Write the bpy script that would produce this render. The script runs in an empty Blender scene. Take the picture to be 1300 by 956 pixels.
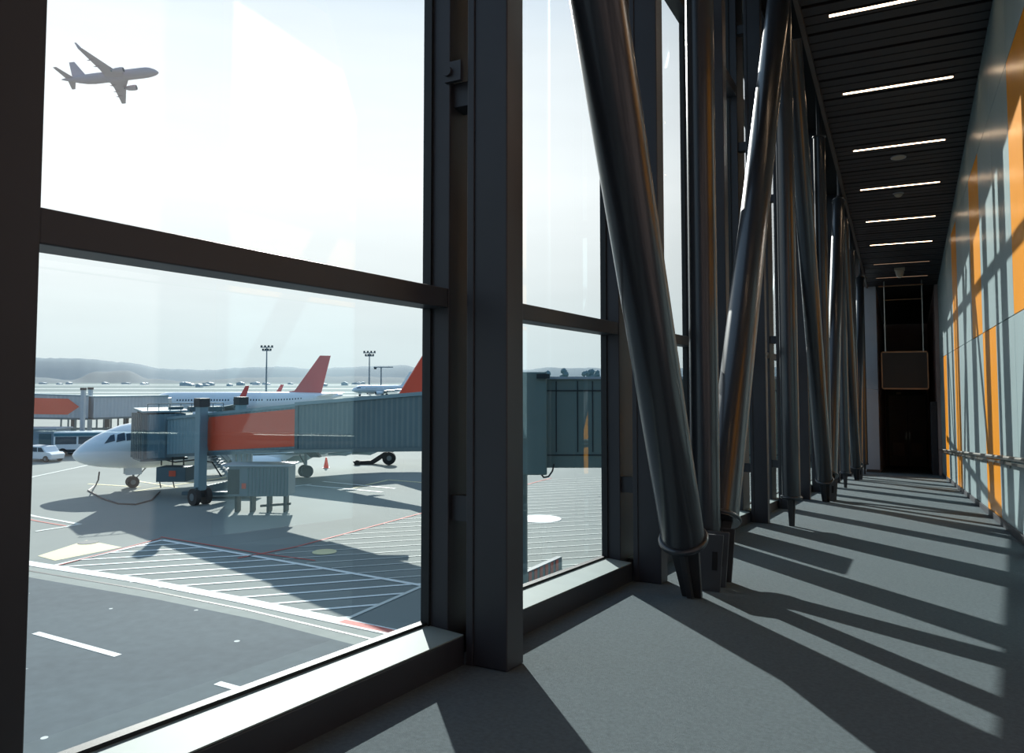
import bpy, bmesh, math, random
from math import sin, cos, pi, radians, sqrt, atan, tan
from mathutils import Vector, Matrix
random.seed(7)
COL = bpy.context.scene.collection
# ------------------------------------------------------------------ camera
F = 960.0; PITCH = atan(49/960.0); CY = 433.0
YAW = atan(498*cos(PITCH)/F)                    # the view is turned this far left of the walkway's axis (+Y)
FH = Vector((-sin(YAW), cos(YAW), 0)); RR = Vector((cos(YAW), sin(YAW), 0))
FW = Vector((FH.x*cos(PITCH), FH.y*cos(PITCH), sin(PITCH)))
UP = Vector((-FH.x*sin(PITCH), -FH.y*sin(PITCH), cos(PITCH)))
S = 0.0763                                      # slope of the ramped walkway
G = -8.7                                        # apron level (eye level is z = 0)
CH = 6.6                                        # ceiling height above the ramp
cam = bpy.data.cameras.new('camera'); co = bpy.data.objects.new('camera', cam); COL.objects.link(co)
cam.sensor_width = 36; cam.lens = 36*F/1300; cam.shift_y = -(478-CY)/1300; cam.clip_start = .05; cam.clip_end = 9000
R3 = Matrix((RR, UP, -FW)).transposed()
co.matrix_world = R3.to_4x4()
bpy.context.scene.camera = co

def ray(x, y): return FW + RR*((x-650)/F) + UP*((CY-y)/F)
def px(x, y, D):                                # point seen at pixel x,y at horizontal distance D
    d = ray(x, y); return d*(D/d.dot(FH))
def gp(x, y, z=G):
    d = ray(x, y); return d*(z/d.z)
def W(r, D, z): return RR*r + FH*D + Vector((0, 0, z))
def fz(y, h=0.0): return -1 - S*y + h

# ------------------------------------------------------------------ materials
def lin(c):
    c = c/255.0
    return c/12.92 if c <= .04045 else ((c+.055)/1.055)**2.4
def rgb(r, g, b): return (lin(r), lin(g), lin(b), 1)
def mat(name, col, rough=.6, metal=0.0, noise=None, spec=None, coat=0.0, emit=None, bump=0.0, bscale=200):
    m = bpy.data.materials.new(name); m.use_nodes = True
    nt = m.node_tree; b = nt.nodes['Principled BSDF']
    b.inputs['Base Color'].default_value = col; b.inputs['Roughness'].default_value = rough; b.inputs['Metallic'].default_value = metal
    if spec is not None: b.inputs['Specular IOR Level'].default_value = spec
    if coat: b.inputs['Coat Weight'].default_value = coat; b.inputs['Coat Roughness'].default_value = .12
    tc = nt.nodes.new('ShaderNodeTexCoord')
    if noise:
        sc, amt = noise
        n = nt.nodes.new('ShaderNodeTexNoise'); n.inputs['Scale'].default_value = sc; n.inputs['Detail'].default_value = 6
        nt.links.new(tc.outputs['Object'], n.inputs['Vector'])
        mr = nt.nodes.new('ShaderNodeMapRange'); mr.inputs[1].default_value = .25; mr.inputs[2].default_value = .75
        mr.inputs[3].default_value = 1-amt; mr.inputs[4].default_value = 1+amt
        nt.links.new(n.outputs['Fac'], mr.inputs[0])
        mx = nt.nodes.new('ShaderNodeVectorMath'); mx.operation = 'SCALE'; mx.inputs[0].default_value = col[:3]
        nt.links.new(mr.outputs[0], mx.inputs['Scale']); nt.links.new(mx.outputs[0], b.inputs['Base Color'])
    if bump:
        n2 = nt.nodes.new('ShaderNodeTexNoise'); n2.inputs['Scale'].default_value = bscale; n2.inputs['Detail'].default_value = 4
        nt.links.new(tc.outputs['Object'], n2.inputs['Vector'])
        bp = nt.nodes.new('ShaderNodeBump'); bp.inputs['Strength'].default_value = bump; bp.inputs['Distance'].default_value = .01
        nt.links.new(n2.outputs['Fac'], bp.inputs['Height']); nt.links.new(bp.outputs[0], b.inputs['Normal'])
    if emit:
        b.inputs['Emission Color'].default_value = emit[0]; b.inputs['Emission Strength'].default_value = emit[1]
    return m
def glass_mat(name, tint, ior=1.5, boost=2.2, rough=0.0):
    m = bpy.data.materials.new(name); m.use_nodes = True; nt = m.node_tree
    for n in list(nt.nodes): nt.nodes.remove(n)
    out = nt.nodes.new('ShaderNodeOutputMaterial'); mix = nt.nodes.new('ShaderNodeMixShader')
    tr = nt.nodes.new('ShaderNodeBsdfTransparent'); tr.inputs['Color'].default_value = tint
    gl = nt.nodes.new('ShaderNodeBsdfGlossy'); gl.inputs['Roughness'].default_value = rough; gl.inputs['Color'].default_value = (.80, .95, 1, 1)
    ge = nt.nodes.new('ShaderNodeNewGeometry'); dt = nt.nodes.new('ShaderNodeVectorMath'); dt.operation = 'DOT_PRODUCT'
    nt.links.new(ge.outputs['Incoming'], dt.inputs[0]); nt.links.new(ge.outputs['Normal'], dt.inputs[1])
    def mth(op, i0, i1=None, v1=None):
        q = nt.nodes.new('ShaderNodeMath'); q.operation = op; q.use_clamp = op in ('MULTIPLY_ADD',)
        if isinstance(i0, (int, float)): q.inputs[0].default_value = i0
        else: nt.links.new(i0, q.inputs[0])
        if i1 is not None: nt.links.new(i1, q.inputs[1])
        if v1 is not None: q.inputs[1].default_value = v1
        return q
    ab = mth('ABSOLUTE', dt.outputs['Value']); om = mth('SUBTRACT', 1.0, ab.outputs[0]); pw = mth('POWER', om.outputs[0], v1=5.0)
    ma = mth('MULTIPLY_ADD', pw.outputs[0], v1=1-.043*boost); ma.inputs[2].default_value = .043*boost
    nt.links.new(ma.outputs[0], mix.inputs[0])
    nt.links.new(tr.outputs[0], mix.inputs[1]); nt.links.new(gl.outputs[0], mix.inputs[2]); nt.links.new(mix.outputs[0], out.inputs[0])
    return m
M = {}
M['frame'] = mat('dark_frame_paint', rgb(48, 50, 56), .45, 0, (3, .12), .4)
M['column'] = mat('gloss_dark_steel_paint', rgb(46, 51, 58), .30, .1, (4, .08), .5, coat=.25)
M['plate'] = mat('dark_foot_plate', rgb(66, 68, 72), .45, .3)
M['sill'] = mat('anodised_sill', rgb(126, 142, 141), .65, 0, (6, .06))
M['gasket'] = mat('black_gasket', rgb(18, 24, 28), .6)
M['glass'] = glass_mat('window_glass', (.905, .97, .97, 1))
M['carpet'] = mat('grey_carpet', rgb(92, 103, 108), .95, 0, (60, .16), .1, bump=.6, bscale=420)
M['slat'] = mat('dark_ceiling_slat', rgb(34, 32, 38), .5, .1, (2, .15))
M['void'] = mat('ceiling_void', rgb(12, 12, 15), .9)
M['fascia'] = mat('brown_fascia', rgb(62, 56, 54), .5)
M['lamp'] = mat('strip_lamp_diffuser', (1, 1, 1, 1), .5, emit=((1, .70, .44, 1), 10))
M['lampoff'] = mat('strip_lamp_dim', rgb(190, 170, 150), .5, emit=((1, .6, .38, 1), .35))
M['wall'] = mat('blue_grey_wall_panel', rgb(150, 168, 171), .27, 0, (1.2, .05), .5)
M['orange'] = mat('orange_wall_panel', rgb(226, 144, 10), .27, 0, (1.2, .04), .5)
M['joint'] = mat('dark_panel_joint', rgb(40, 50, 56), .8)
M['steel'] = mat('brushed_handrail_steel', rgb(150, 150, 145), .28, .9)
M['brownwall'] = mat('brightened_brown_wall', rgb(170, 148, 143), .6, 0, (2, .1))  # colour raised well above dark brown, in place of light in the end recess
M['door'] = mat('brightened_brown_door', rgb(136, 122, 122), .5)  # door colour lightened too, standing in for light reaching the recess
M['pillar'] = mat('pale_grey_cladding', rgb(150, 156, 166), .5, 0, (2, .04))
M['bronze'] = mat('bronze_sign_frame', rgb(150, 120, 95), .4, .6)
M['signface'] = mat('charcoal_sign_face', rgb(22, 22, 25), .5)
M['beige'] = mat('beige_fitting', rgb(160, 150, 135), .5)
# outdoors
def speckle(m, dens, thr):
    nt = m.node_tree; b = nt.nodes['Principled BSDF']; src = b.inputs['Base Color'].links[0].from_socket
    tc = nt.nodes.new('ShaderNodeTexCoord'); v = nt.nodes.new('ShaderNodeTexVoronoi'); v.inputs['Scale'].default_value = dens
    nt.links.new(tc.outputs['Object'], v.inputs['Vector'])
    l = nt.nodes.new('ShaderNodeMath'); l.operation = 'LESS_THAN'; l.inputs[1].default_value = thr; nt.links.new(v.outputs['Distance'], l.inputs[0])
    n = nt.nodes.new('ShaderNodeTexNoise'); n.inputs['Scale'].default_value = .35; nt.links.new(tc.outputs['Object'], n.inputs['Vector'])
    g = nt.nodes.new('ShaderNodeMath'); g.operation = 'GREATER_THAN'; g.inputs[1].default_value = .53; nt.links.new(n.outputs['Fac'], g.inputs[0])
    k = nt.nodes.new('ShaderNodeMath'); k.operation = 'MULTIPLY'; nt.links.new(l.outputs[0], k.inputs[0]); nt.links.new(g.outputs[0], k.inputs[1])
    mx = nt.nodes.new('ShaderNodeMix'); mx.data_type = 'RGBA'; mx.inputs[7].default_value = (.6, .62, .6, 1)
    nt.links.new(k.outputs[0], mx.inputs[0]); nt.links.new(src, mx.inputs[6]); nt.links.new(mx.outputs[2], b.inputs['Base Color'])
M['apron'] = mat('apron_concrete', rgb(126, 133, 129), .9, 0, (.12, .09), .2)
M['asphalt'] = mat('road_asphalt', rgb(82, 92, 97), .9, 0, (2.2, .12), .2)
speckle(M['asphalt'], .9, .085)
M['kerb'] = mat('kerb_concrete', rgb(128, 135, 130), .9, 0, (1.5, .08))
M['white'] = mat('white_road_paint', rgb(222, 226, 222), .8)
M['thin'] = mat('worn_white_road_paint', rgb(200, 205, 198), .8)
M['redp'] = mat('red_road_paint', rgb(190, 95, 85), .8)
M['yellow'] = mat('cream_road_paint', rgb(212, 205, 160), .8)
M['manhole'] = mat('manhole_iron', rgb(90, 95, 95), .8)
M['bodywhite'] = mat('aircraft_white_paint', rgb(226, 230, 234), .28, 0, (.6, .02), .5, coat=.4)
M['belly'] = mat('aircraft_grey_paint', rgb(140, 160, 165), .35)
M['tailred'] = mat('orange_red_tail_paint', rgb(214, 74, 46), .35)
M['tailrose'] = mat('rose_red_tail_paint', rgb(205, 78, 78), .4)
M['wink'] = mat('dark_cabin_window', rgb(50, 68, 82), .2)
M['tyre'] = mat('black_tyre', rgb(28, 32, 34), .8)
M['nac'] = mat('engine_inlet_metal', rgb(120, 130, 135), .3, .6)
M['bridge'] = mat('blue_grey_bridge_cladding', rgb(112, 142, 152), .5, .1, (.8, .06))
M['bridged'] = mat('dark_teal_bridge_cladding', rgb(84, 108, 114), .55, .1, (.8, .06))
M['link'] = mat('green_grey_link_cladding', rgb(104, 122, 118), .55, .1, (.8, .05))
M['bridgel'] = mat('pale_bridge_cladding', rgb(160, 172, 180), .5, .1, (.8, .05))
M['brorange'] = mat('orange_red_bridge_panel', rgb(216, 78, 44), .5)
M['undercarriage'] = mat('teal_grey_steelwork', rgb(78, 100, 106), .55, .2)
M['darksteel'] = mat('dark_machinery', rgb(38, 46, 50), .6, .2)
M['container'] = mat('grey_ribbed_container', rgb(104, 118, 124), .6)
M['cone'] = mat('orange_cone_plastic', rgb(225, 70, 45), .5)
M['busblue'] = mat('bus_blue_paint', rgb(50, 110, 130), .3)
M['shed'] = mat('shed_metal', rgb(130, 145, 155), .6)
M['hose'] = mat('dark_hose_rubber', rgb(50, 48, 52), .7)
M['hill1'] = mat('hazy_hill_scrub', rgb(84, 102, 110), .95, 0, (.004, .10), .1)  # distance haze is put into the base colour of the hills
M['hill2'] = mat('hazy_distant_hill_scrub', rgb(112, 130, 138), .95, 0, (.003, .07), .1)  # farther ridge, paler because more haze is mixed into its colour
M['grass'] = mat('airfield_grass', rgb(100, 118, 118), .95, 0, (.02, .12), .1)
M['runway'] = mat('pale_runway_concrete', rgb(168, 176, 174), .9)
M['bldg'] = mat('white_hangar_cladding', rgb(196, 204, 206), .7)
M['treeg'] = mat('hazy_tree_leaves', rgb(108, 130, 134), .9)  # crowns tinted pale blue-green to imitate haze over distance
M['sil'] = mat('hazy_mauve_aircraft', rgb(192, 170, 170), .8)  # pinkish haze over the distant aircraft, carried by its base colour
M['mast'] = mat('galvanised_mast', rgb(120, 130, 138), .6)
M['parapet'] = mat('striped_barrier_red', rgb(190, 100, 85), .7)

# ------------------------------------------------------------------ mesh helpers
class MB:
    def __init__(s): s.v = []; s.f = []; s.mi = []; s.cur = 0
    def add(s, vs, fs):
        n = len(s.v); s.v += [tuple(v) for v in vs]; s.f += [tuple(i+n for i in f) for f in fs]; s.mi += [s.cur]*len(fs); return s
    def hexa(s, c):
        return s.add(c, [(0, 3, 2, 1), (4, 5, 6, 7), (0, 1, 5, 4), (1, 2, 6, 5), (2, 3, 7, 6), (3, 0, 4, 7)])
    def box(s, x0, x1, y0, y1, z0, z1):
        return s.hexa([(x0, y0, z0), (x1, y0, z0), (x1, y1, z0), (x0, y1, z0), (x0, y0, z1), (x1, y0, z1), (x1, y1, z1), (x0, y1, z1)])
    def ramp(s, x0, x1, y0, y1, h0, h1, h0b=None, h1b=None):        # box that follows the ramp; heights above the floor
        return s.hexa([(x0, y0, fz(y0, h0)), (x1, y0, fz(y0, h0)), (x1, y1, fz(y1, h0)), (x0, y1, fz(y1, h0)),
                       (x0, y0, fz(y0, h1)), (x1, y0, fz(y0, h1)), (x1, y1, fz(y1, h1)), (x0, y1, fz(y1, h1))])
    def mixed(s, x0, x1, y0, y1, h0, z1):                           # foot follows the ramp, top level
        return s.hexa([(x0, y0, fz(y0, h0)), (x1, y0, fz(y0, h0)), (x1, y1, fz(y1, h0)), (x0, y1, fz(y1, h0)),
                       (x0, y0, z1), (x1, y0, z1), (x1, y1, z1), (x0, y1, z1)])
    def obox(s, p0, p1, side, w, h):                                # box along p0-p1 (bottom centre line), width w along side, height h
        p0 = Vector(p0); p1 = Vector(p1); a = Vector(side).normalized()*w/2; u = Vector((0, 0, h))
        return s.hexa([p0-a, p0+a, p1+a, p1-a, p0-a+u, p0+a+u, p1+a+u, p1-a+u])
    def rbox(s, c, ax, ay, sx, sy, z0, z1):                         # upright box, centre c, axes ax/ay, sizes
        c = Vector(c); ax = Vector(ax)*sx/2; ay = Vector(ay)*sy/2
        q = [c-ax-ay, c+ax-ay, c+ax+ay, c-ax+ay]
        return s.hexa([(v.x, v.y, z0) for v in q]+[(v.x, v.y, z1) for v in q])
    def tube(s, pts, r, n=14, cap=True):
        pts = [Vector(p) for p in pts]; rs = r if isinstance(r, (list, tuple)) else [r]*len(pts)
        vs = []; fs = []; ref = None
        for i, p in enumerate(pts):
            d = (pts[min(i+1, len(pts)-1)]-pts[max(i-1, 0)]).normalized()
            if ref is None:
                ref = d.orthogonal().normalized()
            ref = (ref-d*ref.dot(d)).normalized(); b = d.cross(ref)
            for k in range(n):
                a = 2*pi*k/n; vs.append(p+(ref*cos(a)+b*sin(a))*rs[i])
        for i in range(len(pts)-1):
            for k in range(n):
                a = i*n+k; b_ = i*n+(k+1) % n; fs.append((a, b_, b_+n, a+n))
        if cap: fs += [tuple(reversed(range(n))), tuple(range((len(pts)-1)*n, len(pts)*n))]
        return s.add(vs, fs)
    def disc(s, c, ax, r, t, n=20):
        c = Vector(c); a = Vector(ax).normalized()*t/2
        return s.tube([c-a, c+a], r, n)
    def ring(s, c, ax, R, r, n=24, m=8):
        c = Vector(c); ax = Vector(ax).normalized(); u = ax.orthogonal().normalized(); w = ax.cross(u); vs = []; fs = []
        for i in range(n):
            a = 2*pi*i/n; d = u*cos(a)+w*sin(a)
            for k in range(m):
                b = 2*pi*k/m; vs.append(c+d*(R+r*cos(b))+ax*r*sin(b))
        for i in range(n):
            for k in range(m):
                fs.append((i*m+k, ((i+1) % n)*m+k, ((i+1) % n)*m+(k+1) % m, i*m+(k+1) % m))
        return s.add(vs, fs)
    def prism(s, poly, off):                                        # polygon (3-D points) pushed by off
        n = len(poly); off = Vector(off); vs = [Vector(p) for p in poly]+[Vector(p)+off for p in poly]
        return s.add(vs, [tuple(reversed(range(n))), tuple(range(n, 2*n))]+[(i, (i+1) % n, n+(i+1) % n, n+i) for i in range(n)])
    def build(s, name, m, parent=None, smooth=False, bevel=0, mats=None):
        me = bpy.data.meshes.new(name); me.from_pydata(s.v, [], s.f); me.update()
        for mm in (mats or [m]): me.materials.append(mm)
        if mats:
            for p, i in zip(me.polygons, s.mi): p.material_index = i
        bm = bmesh.new(); bm.from_mesh(me); bmesh.ops.recalc_face_normals(bm, faces=bm.faces); bm.to_mesh(me); bm.free()
        if smooth:
            me.polygons.foreach_set('use_smooth', [True]*len(me.polygons)); me.set_sharp_from_angle(angle=radians(38))
        o = bpy.data.objects.new(name, me); COL.objects.link(o)
        if parent is not None: o.parent = parent
        if bevel:
            bv = o.modifiers.new('bevel', 'BEVEL'); bv.width = bevel; bv.segments = 2; bv.limit_method = 'ANGLE'
        return o
def tag(o, label=None, cat=None, group=None, kind=None):
    if label: o['label'] = label
    if cat: o['category'] = cat
    if group: o['group'] = group
    if kind: o['kind'] = kind
    return o
def empty(name, loc=(0, 0, 0)):
    o = bpy.data.objects.new(name, None); COL.objects.link(o); o.location = loc; o.empty_display_size = .2; return o
def child(o, parent, loc=None):
    o.parent = parent
    return o
class Local:                                                        # an Empty at p whose parts are written in world coordinates
    pass
def rooted(name, p):
    e = empty(name, p); e['_r'] = 1
    return e
def part(mb, name, m, root, **k):                                   # part given in world coordinates, shifted to its root
    l = root.location if root.parent is None else None
    if l is not None:
        mb.v = [(v[0]-l.x, v[1]-l.y, v[2]-l.z) for v in mb.v]
    return mb.build(name, m, root, **k)
def sub(mb, name, m, p, root, **k):
    l = root.location
    mb.v = [(v[0]-l.x, v[1]-l.y, v[2]-l.z) for v in mb.v]
    return mb.build(name, m, p, **k)

# ------------------------------------------------------------------ interior: floor, ceiling, wall
Y0, Y1, YE = -5.0, 30.0, 40.0
tag(MB().ramp(-1.70, 1.12, Y0, YE, -.25, 0).build('floor', M['carpet']), 'grey speckled carpet of the sloping walkway', kind='structure')
ceil = tag(empty('ceiling'), 'dark slatted ceiling above the walkway', kind='structure')
MB().ramp(-1.11, 1.12, Y0, YE, CH+.06, CH+.30).build('ceiling_backing', M['void'], ceil)
sl = MB(); y = Y0; k = 0
while y < Y1:
    w = .205
    sl.ramp(-1.08, 1.10, y, y+w, CH, CH+.05); y += w+(.03 if k % 3 else .075); k += 1
sl.build('ceiling_slats', M['slat'], ceil, bevel=.004)
MB().ramp(-1.14, -1.08, Y0, Y1, CH-.06, CH+.75).build('ceiling_edge_trim', M['fascia'], ceil)
tag(MB().ramp(-2.4, -1.14, Y0, YE, CH+.75, CH+.9).build('ceiling_soffit', M['void']), kind='structure')
tag(MB().ramp(1.12, 1.4, Y0, Y0+.1, 0, CH+.6).ramp(-2.4, 1.4, Y0-.2, Y0, -.2, CH+.9).build('wall_back', M['brownwall']), kind='structure')

wr = tag(empty('wall_right'), 'blue grey and orange panelled wall', kind='structure')
MB().ramp(1.135, 1.4, Y0, YE, -.25, CH+.6).build('wall_core', M['joint'], wr)
SEAM = (.72, 3.57)
ORU = (1, 4, 7); ORL = (2, 6, 9)                                    # index of orange panels, 1.9 wide, first edge at y = 8.1
def wallpanel(y0, y1, lo, hi, m, nm):
    g = .006
    a0 = fz(y0, .0) if lo is None else lo+g; a1 = fz(y1, .0) if lo is None else lo+g
    b0 = fz(y0, CH+.2) if hi is None else hi-g; b1 = fz(y1, CH+.2) if hi is None else hi-g
    if b0 <= a0+.05 or b1 <= a1+.05: return
    y0 += g; y1 -= g
    MB().hexa([(1.10, y0, a0), (1.136, y0, a0), (1.136, y1, a1), (1.10, y1, a1), (1.10, y0, b0), (1.136, y0, b0), (1.136, y1, b1), (1.10, y1, b1)]).build(nm, m, wr, bevel=.003)
yy = 8.1-1.9*7; i = -7
while yy < Y1-.3:
    y1 = min(yy+1.9, Y1)
    iu = i+1 in ORU or i == -2; il = i+1 in (3, 7, 10)
    if y1 < 4.4:
        wallpanel(yy, y1, None, SEAM[0], M['brownwall'], 'dark_panel'); wallpanel(yy, y1, SEAM[0], None, M['brownwall'], 'upper_panel'); yy += 1.9; i += 1; continue
    wallpanel(yy, y1, None, SEAM[0], M['orange'] if il else M['wall'], 'orange_panel' if il else 'grey_panel')
    wallpanel(yy, y1, SEAM[0], SEAM[1], M['orange'] if iu else M['wall'], 'orange_panel' if iu else 'grey_panel')
    wallpanel(yy, y1, SEAM[1], None, M['wall'], 'grey_panel')
    yy += 1.9; i += 1
tag(MB().ramp(1.075, 1.10, Y0, Y1, 0, .09).build('baseboard_right', M['frame'], bevel=.003), kind='structure')

# handrail on the panelled wall
hr = tag(rooted('handrail', (1.03, 0, fz(0, .89))), 'long brushed steel handrail along the orange and grey panelled wall', 'handrail')
part(MB().tube([(1.03, y_, fz(y_, .89)) for y_ in (-4.9, 12, 29.6)], .024, 16), 'rail_tube', M['steel'], hr, smooth=True)
part(MB().ramp(1.035, 1.05, -4.9, 29.6, .815, .845), 'lower_bar', M['steel'], hr)
y = -4.4
while y < 29.5:
    part(MB().ramp(1.03, 1.10, y-.012, y+.012, .80, .87).ramp(1.085, 1.10, y-.04, y+.04, .77, .89), 'bracket', M['steel'], hr)
    y += 1.9

# strip lights
LY = [(-4.85, 1), (-2.3, 1), (.3, 1), (2.86, 1), (5.4, 1), (7.95, 1), (10.56, 1), (13.07, 1), (15.74, 1), (18.26, 1), (20.97, 1), (23.52, 1), (26.1, 0), (28.3, 0)]
ordn = {10.56: 'nearest strip light fully in view, cut by the picture top', 13.07: 'second lit strip light from the top of the picture', 15.74: 'lit ceiling strip light just before the round speaker grille',
        18.26: 'lit strip light between the speaker grille and the small detector', 20.97: 'fifth lit ceiling strip, two before the unlit strips', 23.52: 'farthest and smallest of the lit ceiling strips',
        26.1: 'unlit ceiling strip before the hanging sign, nearer of two', 28.3: 'unlit ceiling strip right above the hanging sign'}
for (y, on) in LY:
    t = tag(rooted('strip_light', (0, y, fz(y, CH))), ordn.get(y, 'ceiling strip light overhead, out of the picture'), 'ceiling light', 'strip lights in the slatted ceiling')
    part(MB().ramp(-.765, .765, y-.036, y+.036, CH-.012, CH-.001), 'diffuser', M['lamp' if on else 'lampoff'], t)
    for q_ in (y-.049, y+.037): part(MB().ramp(-.785, .785, q_, q_+.012, CH-.016, CH-.001), 'edge_trim', M['frame'], t)
t = tag(rooted('ceiling_speaker', (0, 16.4, fz(16.4, CH))), 'round beige speaker grille in the dark slatted ceiling', 'speaker')
part(MB().disc((0, 16.4, fz(16.4, CH-.012)), (0, S, 1), .13, .02, 28), 'grille', M['beige'], t, smooth=True)
part(MB().ring((0, 16.4, fz(16.4, CH-.018)), (0, S, 1), .13, .010), 'rim', M['pillar'], t, smooth=True)
t = tag(rooted('smoke_detector', (-.02, 18.8, fz(18.8, CH))), 'small beige smoke detector behind the fourth ceiling strip', 'detector')
part(MB().tube([(-.02, 18.8, fz(18.8, CH)), (-.02, 18.8, fz(18.8, CH-.05)), (-.02, 18.8, fz(18.8, CH-.09))], [.09, .085, .045], 20), 'housing', M['beige'], t, smooth=True)
part(MB().disc((-.02, 18.8, fz(18.8, CH-.012)), (0, 0, 1), .11, .02), 'mounting_base', M['pillar'], t)
t = tag(rooted('dome_camera', (-.05, 26.9, fz(26.9, CH))), 'small grey dome camera under the ceiling before the hanging sign', 'camera')
part(MB().ramp(-.2, .1, 26.8, 27.0, CH-.08, CH-.001), 'base_box', M['beige'], t, bevel=.01)
part(MB().tube([(-.05, 26.9, fz(26.9, CH-.08)), (-.05, 26.9, fz(26.9, CH-.16)), (-.05, 26.9, fz(26.9, CH-.27)), (-.05, 26.9, fz(26.9, CH-.32))], [.13, .12, .09, .03], 18), 'dome', M['beige'], t, smooth=True)

# ------------------------------------------------------------------ far end
tag(MB().ramp(-2.4, 1.2, YE, YE+.2, -.2, CH+.5).build('wall_end', M['brownwall']), kind='structure')
tag(MB().ramp(-.95, -.83, 30.05, YE, 0, CH).build('wall_recess', M['brownwall']), 'dark brown side of the end recess', kind='structure')
tag(MB().ramp(1.0, 1.10, Y1+.02, YE, 0, CH).build('wall_recess_right', M['brownwall']), kind='structure')
p = tag(empty('wall_pillar'), 'pale grey cladding beside the dark end recess', kind='structure')
MB().ramp(-1.285, -.83, 29.8, 30.04, .10, 2.92).build('lower_cladding', M['pillar'], p, bevel=.004)
MB().ramp(-1.285, -.83, 29.8, 30.04, 2.94, CH).build('upper_cladding', M['pillar'], p, bevel=.004)
MB().ramp(-1.27, -.84, 29.82, 30.04, 0, .10).build('plinth', M['fascia'], p)
d = tag(empty('door_1'), 'dark door at the end of the walkway', kind='structure')
MB().ramp(-.80, .92, 39.93, 40.0, 0, 3.6).build('door_frame', M['fascia'], d, bevel=.01)
for (a, b) in ((-.68, .08), (.10, .84)):
    lf = MB().ramp(a, b, 39.86, 39.92, .02, 3.3).build('door_leaf', M['door'], d, bevel=.008)
    hx = .02 if a < 0 else .16
    MB().ramp(hx-.03, hx+.03, 39.78, 39.86, 1.25, 1.6).build('door_handle', M['steel'], lf)
    MB().ramp(a+.14, b-.14, 39.84, 39.86, .5, 1.1).build('lower_panel', M['brownwall'], lf)
tag(MB().ramp(-.35, -.15, 39.76, 39.8, 3.36, 3.44).build('trim_1', M['beige']), 'small pale nameplate over the dark end door', kind='structure')
side = tag(rooted('fire_cabinet', (.93, 30.6, fz(30.6, 0))), 'tall dark cabinet standing by the recess beside the last wall panel', 'cabinet')
part(MB().ramp(.80, .99, 30.3, 31.2, .0, 2.55), 'cabinet_body', M['frame'], side, bevel=.01)
part(MB().ramp(.785, .80, 30.34, 31.16, .08, 2.48), 'cabinet_door', M['frame'], side, bevel=.004)
# hanging sign
Ys = 29.0
sg = tag(rooted('hanging_sign', (0, Ys, .95)), 'dark square sign board with thin bronze frame hung on two rods', 'sign')
part(MB().box(-.66, .70, Ys-.03, Ys+.03, -.29, .93), 'board', M['signface'], sg)
fr = MB()
for (a, b, c, e) in ((-.69, .73, .92, .965), (-.69, .73, -.33, -.285), (-.69, -.655, -.33, .965), (.695, .73, -.33, .965)):
    fr.box(a, b, Ys-.045, Ys+.045, c, e)
part(fr, 'frame', M['bronze'], sg)
for x_ in (-.545, .60):
    part(MB().tube([(x_, Ys, .965), (x_, Ys, 3.385)], .018, 10), 'hanger_rod', M['steel'], sg, smooth=True)
part(MB().tube([(-.575, Ys, 2.74), (.60, Ys, 2.74)], .016, 10), 'cross_bar', M['bronze'], sg, smooth=True)
part(MB().box(-.72, .64, Ys-.03, Ys+.03, 3.2, 3.235), 'top_bar', M['bronze'], sg)

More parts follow.
